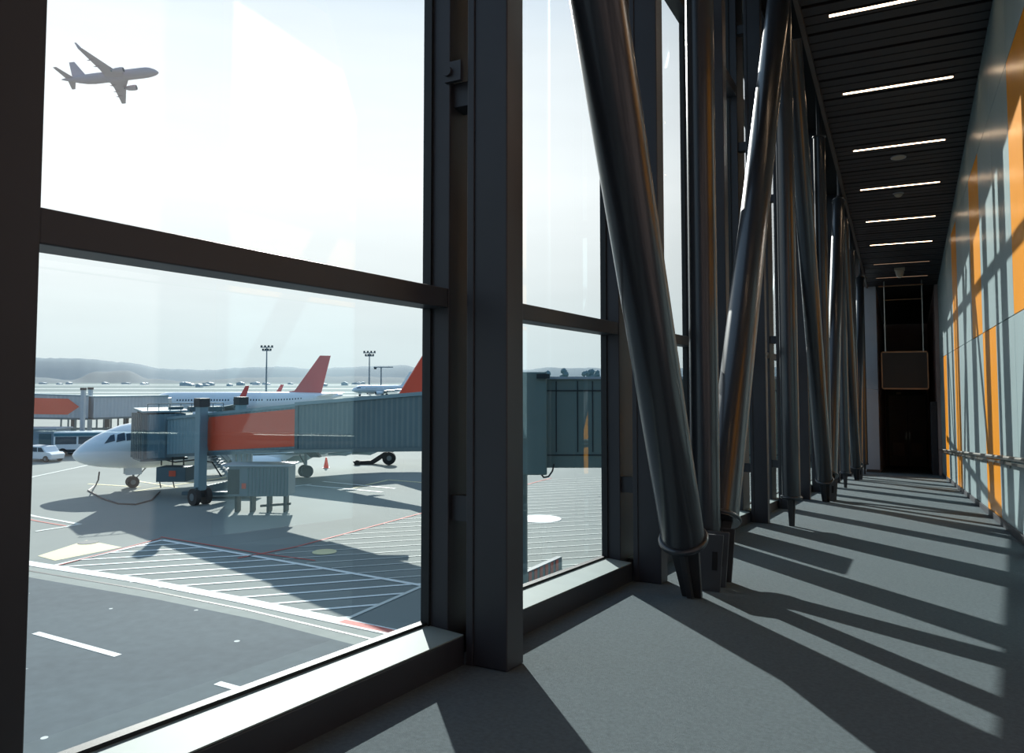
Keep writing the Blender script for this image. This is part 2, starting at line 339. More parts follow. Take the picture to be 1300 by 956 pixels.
# ------------------------------------------------------------------ glazed side
XG = -1.905                                                         # glass plane
PY = [2.84+2.25*k for k in range(-4, 12)]
TR = ((.318, .405), (3.56, 3.70))
def post(y):
    p_ = tag(empty('trim_%d' % (len([o for o in bpy.data.objects if o.name.startswith('trim_')])+1), (0, 0, 0)), kind='structure')
    MB().ramp(-1.685, -1.495, y, y+.155, 0, CH+.8).build('post_box', M['frame'], p_, bevel=.006)
    MB().ramp(-1.69, -1.655, y-.008, y+.163, 0, CH+.8).build('post_flange', M['frame'], p_, bevel=.004)
    for h_ in (.6, 2.45, 4.6, 6.1):
        MB().ramp(-1.79, -1.68, y+.03, y+.12, h_, h_+.11).build('bracket', M['frame'], p_)
    return y
ys = [post(y) for y in PY]
for k, y in enumerate(ys):
    yn = ys[k+1] if k+1 < len(ys) else Y1
    w = tag(empty('window_%d' % (k+1)), kind='structure')
    a, b = y, yn                                                    # bay from post front to next post front
    MB().ramp(-1.92, -1.785, a, a+.46, 0, CH+.8).build('mullion', M['frame'], w, bevel=.005)
    for (g0_, g1_) in ((a+.46, a+.475), (b-.015, b)):
        MB().ramp(XG-.012, XG+.03, g0_, g1_, .12, CH+.7).build('gasket', M['gasket'], w)
    # kerb under the glazing and the metal sill on it
    MB().ramp(-1.98, -1.70, a+.155, b, -.25, .118).build('kerb', M['frame'], w, bevel=.004)
    q = [(-1.704, .119), (-1.885, .128), (-1.885, .138), (-1.704, .124)]
    MB().add([(x_, yy_, fz(yy_, h_)) for yy_ in (a+.16, b-.002) for (x_, h_) in q],
             [(0, 1, 2, 3), (7, 6, 5, 4)]+[(i_, (i_+1) % 4, 4+(i_+1) % 4, 4+i_) for i_ in range(4)]).build('sill', M['sill'], w)
    MB().ramp(-1.925, -1.886, a+.155, b, .10, .150).build('bottom_rail', M['gasket'], w)
    for (z0, z1) in TR:
        if z1 < fz(a, CH+.5):
            MB().box(-1.92, -1.79, a+.46, b, z0, z1).build('transom', M['frame'], w, bevel=.004)
    MB().ramp(-1.98, -1.72, a+.155, b, CH+.62, CH+.8).build('head', M['frame'], w)
    if abs(a-7.34) < .02:
        MB().ramp(-1.90, -1.87, 8.08, 8.95, .14, 1.17).build('added_shade_panel', M['frame'], w)  # added, unseen panel, shaped to cast the dark patch on the floor
    # three glass panes between the transoms
    for (lo, hi) in ((None, TR[0][0]), (TR[0][1], TR[1][0]), (TR[1][1], None)):
        c = []
        for yy_ in (a+.465, b-.005):
            l0 = fz(yy_, .14) if lo is None else lo; h0 = fz(yy_, CH+.7) if hi is None else hi
            c.append((yy_, l0, h0))
        if c[0][2] <= c[0][1]+.05: continue
        MB().add([(XG, c[0][0], c[0][1]), (XG, c[1][0], c[1][1]), (XG, c[1][0], c[1][2]), (XG, c[0][0], c[0][2])], [(0, 1, 2, 3)]).build('glass_pane', M['glass'], w)
# bracket with bolt at the upper left of the near post
tag(MB().box(-1.80, -1.716, 2.815, 2.838, 1.33, 1.42).tube([(-1.78, 2.80, 1.375), (-1.78, 2.84, 1.375)], .022, 10).build('trim_90', M['frame']), kind='structure')

# steel columns ---------------------------------------------------------
XC = -1.22
def column(label, foot, top, r, foot_r=None, slots=False, collar_top=None, spread=0.0):
    foot = Vector(foot); top = Vector(top); ax = (top-foot).normalized()
    c = tag(rooted('steel_column', tuple(foot)), label, 'steel column', 'dark round steel columns by the glazing')
    s0 = foot+ax*((.40 if r > .11 else .34)/ax.z)
    e1 = foot+ax*((fz(top.y, CH-.14)-foot.z)/ax.z) if collar_top else top
    part(MB().tube([s0, e1], r, 40), 'shaft', M['column'], c, smooth=True)
    cb = MB().ring(s0, ax, r+.004, .019, 36, 10); cb.disc(s0-ax*.012, ax, r+.012, .022, 36)
    part(cb, 'collar', M['column'], c, smooth=True)
    if collar_top:
        ct = MB().ring(e1, ax, r+.002, .016, 30, 8)
        part(ct, 'collar', M['column'], c, smooth=True)
        part(MB().tube([e1, top], r*.45, 12), 'head_pin', M['plate'], c)
    # tapered crossed foot plates
    fw_ = .72 if r > .11 else .45
    for (d, wt, wb, th) in ((Vector((0, 1, 0)), r*fw_, r*fw_*.7, .035), (Vector((1, 0, 0)), r*fw_, r*fw_*.65, .04)):
        o_ = Vector((1, 0, 0)) if d.y else Vector((0, 1, 0))
        b0 = Vector((foot.x, foot.y, fz(foot.y)))
        q = [b0-d*wb, b0+d*wb, s0+d*wt, s0-d*wt]
        part(MB().prism([v-o_*th/2 for v in q], o_*th), 'foot_plate', M['plate'], c, bevel=.003)
    return c
rng = [('nearest', 5.05), ('middle', 14.1), ('farthest', 23.1)]
names_v = {5.05: 'at the nearest column foot', 14.1: 'at the second V foot, halfway down the glazing', 23.1: 'at the far V foot by the pale pillar'}
for yv in (-3.95, 5.05, 14.1, 23.1):
    nm = names_v.get(yv, 'behind the viewer')
    big = .13 if yv == 5.05 else .125
    zt = lambda y_: fz(y_, CH+.70)
    # leaning back toward the viewer as it rises
    y0 = yv-.22; z0 = fz(y0); z1 = z0+6.6; cst = column('dark round steel strut leaning toward the viewer '+nm, (XC, y0, z0), (XC-.01, y0-.51*6.6, z1), big)
    for (ya, xx, hw) in ((yv+.02, XC+.05, .085), (yv+.20, XC+.05, .085), (yv+.42, XC+.04, .09)):
        q = [(xx-hw*.75, 0), (xx+hw*.8, 0), (xx+hw*1.15, .37), (xx-hw*1.1, .37)]
        gpl = part(MB().prism([(a_, ya, fz(ya, b_)) for a_, b_ in q], (0, .022, 0)), 'gusset_plate', M['plate'], cst, bevel=.003)
        sub(MB().prism([(a_, ya-.003, fz(ya, b_)) for a_, b_ in ((xx+.02, .14), (xx+.052, .14), (xx+.057, .26), (xx+.025, .26))], (0, .003, 0)), 'slot', M['void'], gpl, cst)
    y2 = yv+.36; z2 = fz(y2); z3 = z2+6.3; column('dark round steel strut leaning away down the walkway '+nm, (XC, y2, z2), (XC-.01, y2+.655*6.3, z3), big, collar_top=True)
    column('upright dark steel column between the two struts '+nm, (XC-.04, yv+.34, fz(yv+.34)), (XC-.04, yv+.34, zt(yv)), .10, collar_top=True)
for yv, nm in ((.55, 'upright dark steel column beside the viewer, outside the picture'), (9.55, 'upright steel column with bright ring foot past the nearest V of struts'),
               (18.55, 'upright steel column between the second and the far V of struts'), (27.55, 'upright steel column just before the pale end pillar')):
    if yv > 5: column(nm, (XC, yv, fz(yv)), (XC, yv, fz(yv, CH+.70)), .103, collar_top=True)
# ================================================================== OUTDOORS
ap = tag(empty('ground_apron'), 'pale concrete airport apron', kind='structure')
MB().add([(-1600, -300, G), (600, -300, G), (600, 5200, G), (-5200, 5200, G), (-5200, -300, G)], [(0, 1, 2, 3, 4)]).build('apron_surface', M['apron'], ap)
def strip(pts, w, name, m, dz=.012):
    """painted line on the ground through ground points"""
    mb = MB()
    for a, b in zip(pts[:-1], pts[1:]):
        d = (b-a); d.z = 0
        n = Vector((-d.y, d.x, 0)).normalized()*w/2
        u = Vector((0, 0, dz))
        mb.add([a-n+u, b-n+u, b+n+u, a+n+u], [(0, 1, 2, 3)])
    return mb
def pl(points, w, name, m, dz=.012):
    strip([gp(*q) for q in points], w, name, m, dz).build(name, m, ap)
# service road along the building
e1 = [gp(*q) for q in ((-60, 719), (42, 734), (198, 761), (330, 788), (450, 819))]
dd = (e1[-1]-e1[-2]).normalized(); e1.append(e1[-1]+dd*30)
e0 = [gp(*q) for q in ((-60, 702), (45, 717), (181, 738), (300, 761), (436, 790))]
d0 = (e0[-1]-e0[-2]).normalized(); e0.append(e0[-1]+d0*34)
pre = (e0[1]-e0[3]).normalized(); e0 = [e0[1]+pre*60]+e0[1:]
pre1 = (e1[1]-e1[3]).normalized(); e1 = [e1[1]+pre1*60]+e1[1:]
off = Vector((0, 0, .01))
rb = MB(); n = min(len(e0), len(e1))
for i in range(n-1): rb.add([e0[i]+off, e0[i+1]+off, e1[i+1]+off, e1[i]+off], [(0, 1, 2, 3)])
rb.build('drain_kerb', M['kerb'], ap)
nb = -FH*45
rd = MB()
for i in range(n-1): rd.add([e1[i]+off, e1[i+1]+off, e1[i+1]+nb+off, e1[i]+nb+off], [(0, 1, 2, 3)])
rd.build('service_road', M['asphalt'], ap)
mid = [(a*.45+b*.55) for a, b in zip(e0, e1)]
strip(mid, .12, '', None, .02).build('drain_slot', M['gasket'], ap)
strip(e0, .6, '', None, .024).build('white_edge_line', M['white'], ap)
for k in range(-3, 5):
    a = gp(45, 804); b = gp(150, 833); dv = b-a; a = a+dv*2.0*k; b = a+dv
    strip([a, b], .26, '', None, .02).build('road_dash', M['white'], ap)
# hatched keep-clear zones
def clip(poly, p, d):
    """intersections of the line p+t*d with a convex polygon, as a pair of points"""
    ts = []
    for a, b in zip(poly, poly[1:]+poly[:1]):
        e = b-a; den = d.x*e.y-d.y*e.x
        if abs(den) < 1e-9: continue
        t = ((a.x-p.x)*e.y-(a.y-p.y)*e.x)/den; u = ((a.x-p.x)*d.y-(a.y-p.y)*d.x)/den
        if 0 <= u <= 1: ts.append(t)
    if len(ts) < 2: return None
    return p+d*min(ts), p+d*max(ts)
A_, B_, C_, D_ = gp(206, 686), gp(62, 720), gp(434, 789), gp(537, 744)
hd = (gp(330, 711)-gp(121.5, 724.3)).normalized()
hm = MB(); q0 = gp(85, 716); q1 = gp(300, 761); stp = (gp(181, 738)-gp(142, 731)).length
def hatch(poly, m, nm, n0, n1, w):
    hm = MB(); base = gp(181, 738); dr = (gp(300, 761)-base).normalized(); sp = (gp(299, 760.6)-gp(121, 724.5)).length/5.1
    for k in range(n0, n1):
        c = clip(poly, base+dr*sp*k, hd)
        if not c or (c[1]-c[0]).length < .3: continue
        h = strip(list(c), w, '', None, .018); hm.add(h.v, h.f)
    hm.build(nm, m, ap)
hatch([A_, B_, C_, D_], M['white'], 'white_hatching', -40, 40, .2)
strip([B_, A_, D_], .26, '', None, .022).build('hatching_border', M['white'], ap)
strip([D_, C_], .2, '', None, .022).build('hatching_border', M['thin'], ap)
E_ = [gp(340, 706), gp(376, 694.6), gp(538.7, 650.8), gp(700, 607), gp(1000, 600), gp(1300, 700), gp(537, 744)]
hatch(E_, M['thin'], 'worn_hatching', -60, 60, .11)
strip([gp(302, 709), gp(376, 694.6), gp(538.7, 650.8), gp(700, 607)], .16, '', None, .022).build('red_line', M['redp'], ap)
strip([gp(204, 682), gp(330, 703), gp(400, 712)], .12, '', None, .023).build('red_line', M['redp'], ap)
strip([gp(434, 789), gp(500, 803)], .35, '', None, .025).build('red_line', M['redp'], ap)
strip([gp(-20, 640), gp(45, 656), gp(102, 666), gp(45, 675)], .28, '', None, .02).build('white_line', M['thin'], ap)
strip([gp(-20, 646), gp(48, 662), gp(84, 668)], .14, '', None, .02).build('red_line', M['redp'], ap)
MB().add([gp(48, 706)+off, gp(70, 712)+off, gp(155, 695)+off, gp(110, 686)+off], [(0, 1, 2, 3)]).build('cream_square', M['yellow'], ap)
strip([gp(75, 718), gp(204, 684)], .12, '', None, .03).build('red_line', M['redp'], ap)
MB().disc(gp(112, 689)+Vector((0, 0, .02)), (0, 0, 1), .5, .02).build('manhole', M['manhole'], ap)
MB().disc(gp(685, 659)+Vector((0, 0, .02)), (0, 0, 1), 1.35, .02, 40).build('round_marking', M['white'], ap)
MB().disc(gp(412, 701)+Vector((0, 0, .02)), (0, 0, 1), .6, .02, 40).build('round_marking', M['yellow'], ap)
for P in (((387, 616), (486, 625)), ((410, 611.5), (502, 620.5)), ((360, 619), (395, 615))):
    strip([gp(*q) for q in P], .33, '', None, .02).build('stand_line', M['white'], ap)
for P in (((448, 620), (493, 609.5), (539, 613), (600, 618)), ((112, 614.5), (178, 618.5)), ((175, 611), (225, 619)), ((170, 624), (300, 604), (345, 600))):
    strip([gp(*q) for q in P], .28, '', None, .02).build('yellow_line', M['yellow'], ap)
strip([gp(-20, 620), (gp(45, 605)), gp(115, 590)], .3, '', None, .02).build('white_line', M['thin'], ap)
# far airfield: grass and pale runway strips
def band(D0, D1, name, m, r0=-3500, r1=3500, dz=.05):
    MB().add([W(r0, D0, G+dz), W(r1, D0, G+dz), W(r1, D1, G+dz), W(r0, D1, G+dz)], [(0, 1, 2, 3)]).build(name, m, ap)
band(360, 5200, 'airfield_grass', M['grass'], dz=.05)
for (a, b, r0, r1) in ((405, 425, -900, 900), (500, 530, -1200, 600), (700, 745, -1500, 900), (1150, 1260, -2500, 2000)):
    band(a, b, 'pale_runway', M['runway'], r0, r1, .12)

# hills
def hill(name, m, D, prof, depth, seed, rough):
    rnd = random.Random(seed); xs = []; x = prof[0][0]
    while x <= prof[-1][0]: xs.append(x); x += 6
    ph = [rnd.uniform(0, 6.28) for _ in range(6)]
    def crest(x):
        for (a, ya), (b, yb) in zip(prof[:-1], prof[1:]):
            if a <= x <= b:
                t = (x-a)/(b-a); t = t*t*(3-2*t); y_ = ya+(yb-ya)*t; break
        return y_-rough*sum(sin(x*(.05*(j+1)**1.4)+ph[j])/(j+1) for j in range(6))
    rows = 7; vs = []; fs = []
    for j in range(rows):
        t = j/(rows-1)
        for x in xs:
            Dj = D+depth*t; h = (482-crest(x))/F*(D+depth*.6)-G
            prf = sin(min(1, t/.62)*pi/2) if t < .62 else cos((t-.62)/.38*pi/2*.9)
            vs.append(W((x-650)/F*Dj, Dj, G+max(0, h*prf)+(rnd.uniform(-1, 1)*.02*abs(h) if 0 < t < .6 else 0)))
    n = len(xs)
    for j in range(rows-1):
        for i in range(n-1): fs.append((j*n+i, j*n+i+1, (j+1)*n+i+1, (j+1)*n+i))
    o = MB().add(vs, fs).build(name, m, None, smooth=True)
    return o
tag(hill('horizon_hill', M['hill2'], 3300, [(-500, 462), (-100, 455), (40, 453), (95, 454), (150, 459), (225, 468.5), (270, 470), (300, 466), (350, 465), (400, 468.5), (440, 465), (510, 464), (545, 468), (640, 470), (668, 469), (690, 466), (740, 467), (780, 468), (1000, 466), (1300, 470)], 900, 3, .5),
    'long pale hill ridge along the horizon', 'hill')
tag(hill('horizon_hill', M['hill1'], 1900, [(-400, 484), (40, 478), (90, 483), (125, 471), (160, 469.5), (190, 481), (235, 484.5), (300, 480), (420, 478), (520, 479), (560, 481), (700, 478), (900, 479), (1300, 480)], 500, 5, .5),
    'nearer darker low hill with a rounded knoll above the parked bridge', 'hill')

# far hangars and parked vehicles, tiny
rnd = random.Random(11)
b0 = None
for k in range(34):
    x = rnd.uniform(215, 460) if k < 26 else rnd.uniform(50, 200); D = rnd.uniform(850, 1500); h = rnd.uniform(2.5, 5); w = rnd.uniform(5, 16)
    c = W((x-650)/F*D, D, 0)
    mb = MB().rbox((0, 0, 0), RR, FH, w, 8, 0, h*.8).prism([RR*(-w/2)+FH*-4+Vector((0, 0, h*.8)), RR*(w/2)+FH*-4+Vector((0, 0, h*.8)), RR*0+FH*-4+Vector((0, 0, h*1.1))], FH*8)
    o = mb.build('airfield_building', M['bldg']); o.location = (c.x, c.y, G)
    tag(o, 'tiny white low airfield building scattered far beyond the runways', 'building', 'white airfield buildings far away')

# floodlight masts and the far crane
def mast(x, ytop, D, label):
    b = W((x-650)/F*D, D, G); zt = (482-ytop)/F*D; t = tag(rooted('floodlight_mast', tuple(b)), label, 'floodlight mast', 'apron floodlight masts')
    part(MB().tube([b, Vector((b.x, b.y, zt))], [.55, .28], 10), 'pole', M['mast'], t, smooth=True)
    for dz, w in ((0, 7), (-1.8, 5)):
        part(MB().rbox((b.x, b.y, 0), RR, FH, w, .5, zt+dz-.25, zt+dz+.25), 'cross_arm', M['mast'], t)
        for k in range(4):
            c = Vector((b.x, b.y, 0))+RR*(w*(-.42+.28*k))
            part(MB().rbox(c, RR, FH, .9, .7, zt+dz+.25, zt+dz+1.1), 'lamp_head', M['darksteel'], t)
mast(338.5, 441, 420, 'floodlight mast left of the rose red tail fin, taller one')
mast(469, 448, 430, 'floodlight mast between the rose fin and the orange fin')
b = W((484-650)/F*700, 700, G); zt = (482-466)/F*700
t = tag(rooted('tower_crane', tuple(b)), 'tiny tower crane on the horizon right of the second floodlight mast', 'crane')
part(MB().tube([b, Vector((b.x, b.y, zt))], .6, 6), 'tower', M['mast'], t)
part(MB().rbox(Vector((b.x, b.y, 0))+RR*2, RR, FH, 18, .7, zt-.6, zt+.3), 'jib', M['mast'], t)
part(MB().rbox(Vector((b.x, b.y, 0))-RR*5.5, RR, FH, 2.2, 1, zt-2, zt-.6), 'counterweight', M['darksteel'], t)

# trees on the horizon behind the fixed link
def tree(x, ytop, D, lab):
    h = (482-ytop)/F*D-G; b = W((x-650)/F*D, D, G); t = tag(rooted('tree', tuple(b)), lab, 'tree', 'far trees on the horizon')
    part(MB().tube([b, b+Vector((0, 0, h*.75))], [.5, .25], 7), 'trunk', M['darksteel'], t)
    bm = bmesh.new(); rn = random.Random(int(x))
    for k in range(7):
        m_ = Matrix.Translation((rn.uniform(-.3, .3)*h*.33, rn.uniform(-.3, .3)*h*.33, h*(.62+rn.uniform(-.15, .22)))) @ Matrix.Scale(h*rn.uniform(.10, .15), 4)
        bmesh.ops.create_icosphere(bm, subdivisions=2, radius=1, matrix=m_)
    for v in bm.verts: v.co += Vector((rn.uniform(-1, 1), rn.uniform(-1, 1), rn.uniform(-1, 1)))*h*.025
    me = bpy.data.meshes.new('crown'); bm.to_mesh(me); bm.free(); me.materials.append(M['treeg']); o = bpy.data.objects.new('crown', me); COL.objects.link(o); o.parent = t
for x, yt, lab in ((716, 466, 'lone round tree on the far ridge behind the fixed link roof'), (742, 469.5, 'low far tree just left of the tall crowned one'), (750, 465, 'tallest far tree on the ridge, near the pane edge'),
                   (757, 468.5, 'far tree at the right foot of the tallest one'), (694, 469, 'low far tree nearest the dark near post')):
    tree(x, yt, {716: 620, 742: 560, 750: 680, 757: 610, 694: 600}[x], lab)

# ------------------------------------------------------------------ aircraft
PROF = [(0, .02, -.60), (.12, .28, -.60), (.4, .55, -.56), (.9, .90, -.46), (1.6, 1.22, -.33), (2.4, 1.48, -.2), (3.3, 1.72, -.08), (4.5, 1.88, -.01), (6, 1.93, 0), (24, 1.93, 0),
        (27, 1.75, .16), (30, 1.32, .50), (33, .80, .92), (35.2, .38, 1.2), (36.2, .14, 1.3)]
def fus(s):
    for (a, r0, z0), (b, r1, z1) in zip(PROF[:-1], PROF[1:]):
        if a <= s <= b:
            t = (s-a)/(b-a); return r0+(r1-r0)*t, z0+(z1-z0)*t
    return PROF[-1][1:]
def skin(s, th, o=.012):
    r, z = fus(s); return Vector((s, (r+o)*cos(th), z+(r+o)*sin(th)))
def wing(mb, r0, r1, th0, th1):
    """r = (s_le, s_te, lateral, z)"""
    vs = []
    for (a, b, l, z), th in ((r0, th0), (r1, th1)):
        c = b-a
        for f, g in ((0, 0), (.12, .42), (.4, .5), (.75, .25), (1, .02), (.75, -.2), (.4, -.38), (.12, -.34)):
            vs.append((a+c*f, l, z+th*g))
    fs = [tuple(reversed(range(8))), tuple(range(8, 16))]+[(i, (i+1) % 8, 8+(i+1) % 8, 8+i) for i in range(8)]
    return mb.add(vs, fs)
def aircraft(name, label, nose, back, up, k=1.0, body='bodywhite', tail='tailred', gear=True, windows=True, group=None, engine='bodywhite', belly='belly', wl_=1.0):
    """nose: world point of the fuselage axis at the nose; back: unit vector nose->tail"""
    back = Vector(back).normalized(); up = Vector(up); up = (up-back*up.dot(back)).normalized(); lat = up.cross(back)
    r = empty(name); r.matrix_world = Matrix.Translation(nose) @ Matrix((back*k, lat*k, up*k)).transposed().to_4x4()
    tag(r, label, 'airplane', group)
    vs = []; fs = []; n = 28
    prof = []
    for (a, b) in zip(PROF[:-1], PROF[1:]):
        prof.append(a)
    prof.append(PROF[-1])
    for (s, rad, z) in prof:
        for i in range(n): vs.append((s, rad*cos(2*pi*i/n), z+rad*sin(2*pi*i/n)))
    for j in range(len(prof)-1):
        for i in range(n): fs.append((j*n+i, j*n+(i+1) % n, (j+1)*n+(i+1) % n, (j+1)*n+i))
    fs += [tuple(range(n)), tuple(reversed(range((len(prof)-1)*n, len(prof)*n)))]
    fu = MB().add(vs, fs).build('fuselage', M[body], r, smooth=True)
    if windows:
        for sg_ in (1, -1):
            for (s0, s1, t0, t1, sh) in ((2.0, 2.72, .42, .82, .45), (2.80, 3.42, .34, .74, .12), (3.50, 4.05, .32, .66, 0)):
                cw = MB(); gn = 5; vs_ = []
                for i_ in range(gn+1):
                    for j_ in range(gn+1):
                        t = t0+(t1-t0)*j_/gn; sx = s0+(s1-s0)*i_/gn+sh*(j_/gn)*(1-i_/gn)
                        vs_.append(skin(sx, t if sg_ > 0 else pi-t, .015))
                cw.add(vs_, [(i_*(gn+1)+j_, (i_+1)*(gn+1)+j_, (i_+1)*(gn+1)+j_+1, i_*(gn+1)+j_+1) for i_ in range(gn) for j_ in range(gn)])
                cw.build('cockpit_window', M['wink'], fu, smooth=True)
            if (lat*sg_).dot(-FH) < 0: continue
            s = 6.6
            while s < 29:
                if not (15.6 < s < 16.4 or 22 < s < 22.6):
                    q = [skin(s+ds, (.16+dt) if sg_ > 0 else pi-.16-dt, .012) for ds, dt in ((0, 0), (.24, 0), (.24, .17), (0, .17))]
                    MB().add(q, [(0, 1, 2, 3)]).build('cabin_window', M['wink'], fu)
                s += .5
            for s in (5.0, 30.2):
                dr = MB()
                for (a0, a1, b0, b1) in ((s, s+.04, -.42, .50), (s+.8, s+.84, -.42, .50), (s, s+.84, .49, .51)):
                    q = [skin(x_, t_ if sg_ > 0 else pi-t_, .010) for x_, t_ in ((a0, b0), (a1, b0), (a1, (b0+b1)/2), (a1, b1), (a0, b1), (a0, (b0+b1)/2))]
                    dr.add(q, [(0, 1, 2, 5), (5, 2, 3, 4)])
                dr.build('door_outline', M['belly'], fu)
    # belly fairing
    MB().tube([(12.0, 0, -1.2), (13.5, 0, -1.2), (18.5, 0, -1.2), (20.5, 0, -1.1)], [.5, 1.15, 1.15, .4], 18).build('belly_fairing', M[belly], r, smooth=True)
    for sg_ in (1, -1):
        w_ = MB(); wing(w_, (11.8, 19.0, sg_*1.2, -1.15), (14.6, 19.2, sg_*5.2, -.85), .8, .55); wing(w_, (14.6, 19.2, sg_*5.2, -.85), (20.0, 21.5, sg_*15.6, .1), .55, .2)
        wo = w_.build('wing', M[belly], r, smooth=True)
        wl = MB(); wl.prism([(20.1, sg_*15.5, .08), (21.5, sg_*15.5, .08), (22.5, sg_*16.2, .1+2.2*wl_), (21.9, sg_*16.2, .1+2.2*wl_)], (0, sg_*.12, 0)); wl.build('winglet', M[tail], wo)
        st = MB(); wing(st, (31.2, 34.2, sg_*.5, 1.05), (34.6, 35.9, sg_*6.3, 1.7), .35, .12); st.build('tailplane', M[body], r, smooth=True)
        en = MB().tube([(10.6, sg_*5.0, -1.95), (10.75, sg_*5.0, -1.95), (11.6, sg_*5.0, -1.95), (13.4, sg_*5.0, -1.9), (14.6, sg_*5.0, -1.8)], [.86, .98, 1.05, .92, .55], 24)
        eo = en.build('engine', M[engine], r, smooth=True)
        MB().disc((10.58, sg_*5.0, -1.95), (1, 0, 0), .82, .03, 24).build('engine_fan', M['darksteel'], eo)
        MB().tube([(14.5, sg_*5.0, -1.8), (15.4, sg_*5.0, -1.75)], [.42, .12], 16).build('exhaust_cone', M['nac'], eo, smooth=True)
        MB().prism([(11.6, sg_*5-.12, -1.0), (16.2, sg_*5-.12, -.95), (14.6, sg_*5-.12, -1.7), (12.0, sg_*5-.12, -1.3)], (0, .24, 0)).build('pylon', M[engine], eo)
        for l_ in (3.4, 7.2, 10.4):
            t_ = (l_-5.2)/10.4; te = 19.1+max(0, t_)*2.2
            MB().tube([(te-1.6, sg_*l_, -1.15+max(0, t_)*.9), (te, sg_*l_, -1.2+max(0, t_)*.9), (te+.9, sg_*l_, -1.05+max(0, t_)*.9)], [.08, .2, .05], 8).build('flap_fairing', M[belly], wo, smooth=True)
    fin = MB()
    pts = [(24.6, 1.8), (27.3, 2.15), (31.9, 8.8), (33.9, 8.8), (32.9, 4.5), (32.2, 1.5), (29, 1.5)]
    fin.prism([(a, -.13, b) for a, b in pts], (0, .26, 0)); fin.build('tail_fin', M[tail], r, bevel=.05)
    if gear:
        g = MB().tube([(4.4, 0, -1.7), (4.3, 0, -3.3)], .09, 10).tube([(4.3, 0, -3.0), (5.4, 0, -1.75)], .05, 8).build('nose_gear_strut', M['nac'], r)
        for sg_ in (1, -1):
            a = MB().disc((4.3, sg_*.24, -2.96), (0, 1, 0), .46, .24, 24).build('wheel', M['tyre'], g, smooth=True)
            MB().disc((4.3, sg_*.37, -2.96), (0, 1, 0), .2, .03, 16).build('wheel_hub', M['nac'], g)
            MB().box(3.7, 4.9, sg_*.42-.015, sg_*.42+.015, -2.35, -1.75).build('gear_door', M[body], g)
            m2 = MB().tube([(17.8, sg_*2.6, -1.2), (17.8, sg_*2.6, -2.85)], .13, 10).tube([(17.8, sg_*2.6, -2.4), (17.8, sg_*1.0, -1.4)], .07, 8).build('main_gear_strut', M['nac'], r)
            for q in (-.27, .27):
                MB().disc((17.8, sg_*2.6+q, -2.83), (0, 1, 0), .54, .34, 24).build('wheel', M['tyre'], m2, smooth=True)
    return r
def H2(a): return (RR*cos(a)+FH*sin(a))
ZF = G+3.42
aircraft('airliner', 'white airliner parked with its nose at the near jet bridge and orange tail fin', W(-34.1, 59.0, ZF), H2(radians(37)), (0, 0, 1), group=None)
aircraft('airliner', 'white airliner parked behind the jet bridge with a rose red tail fin', W((182-650)/F*165, 165, ZF+.3), H2(radians(7)), (0, 0, 1), k=1.18, tail='tailrose', wl_=1.4)
aircraft('airliner', 'tiny white airliner far off between the mast and the orange fin', W((447-650)/F*395, 395, ZF+.3), H2(radians(35)), (0, 0, 1), k=1.05, tail='bodywhite')
# the airliner climbing in the sky
Dn = 290.0
nose = px(201.5, 90.3, Dn)
vd = ray(140, 112).normalized(); ir = vd.cross(Vector((0, 0, 1))).normalized(); iu = ir.cross(vd).normalized()
Fv = (ir*.873+iu*.267-vd*.38).normalized(); Uv = (iu*.78+vd*.60)
bk = -Fv
L = 119*Dn/F/.93
aircraft('climbing_airliner', 'mauve grey airliner climbing in the white sky', nose, bk, Uv, k=L/36.0*.97, body='sil', tail='sil', gear=False, windows=False, engine='sil', belly='sil')

# ------------------------------------------------------------------ jet bridges
def tunnel(p0, p1, w, h, name, m, root, ribs=True, roof=None, parent=None):
    """box-section tunnel between bottom-centre points p0, p1, with vertical ribs on its flanks"""
    p0 = Vector(p0); p1 = Vector(p1); d = (p1-p0); dh = Vector((d.x, d.y, 0)).normalized(); sd = Vector((-dh.y, dh.x, 0))
    u = Vector((0, 0, h)); L_ = d.length; n = max(2, int(L_/.22)); vs = []; fs = []
    for i in range(n+1):
        c = p0+d*(i/n); o_ = .035 if i % 2 else 0.0
        for sgn in (-1, 1):
            vs += [c+sd*sgn*(w/2-o_), c+sd*sgn*(w/2-o_)+u]
    for i in range(n):
        a = i*4; b = a+4
        fs += [(a, b, b+1, a+1), (a+2, a+3, b+3, b+2), (a+1, b+1, b+3, a+3), (a, a+2, b+2, b)]
    fs += [(0, 1, 3, 2), (n*4, n*4+2, n*4+3, n*4+1)]
    o = part(MB().add(vs, fs), name, m, root)
    for z0, z1, nm in ((-.16, .06, 'bottom_rail'), (h-.08, h+.12, 'roof_edge')):
        sub(MB().obox(p0+Vector((0, 0, z0)), p1+Vector((0, 0, z0)), sd, w+.16, z1-z0), nm, M['undercarriage'] if nm == 'bottom_rail' else M['bridge'], o, root)
    return o, sd
def on_side(p0, p1, sd, w, s0, s1, h0, h1, out, point=0):
    """flat panel on a tunnel's flank between distances s0..s1; point: arrow tip length at the s0 end"""
    p0 = Vector(p0); p1 = Vector(p1); d = (p1-p0).normalized(); sgn = 1 if (sd.dot(-FH) > 0) else -1
    b = sd*sgn*(w/2+.004)
    q = [p0+d*s0+b+Vector((0, 0, h0)), p0+d*s1+b+Vector((0, 0, h0)), p0+d*s1+b+Vector((0, 0, h1)), p0+d*s0+b+Vector((0, 0, h1))]
    if point: q.append(p0+d*(s0-point)+b+Vector((0, 0, (h0+h1)/2)))
    return MB().prism(q, sd*sgn*out)
def wr_(x, D, y): return W((x-650)/F*D, D, (482-y)/F*D)
T0 = wr_(214, 57.0, 577); T1 = wr_(378, 47.6, 569.5); T2 = wr_(540, 40.0, 568)
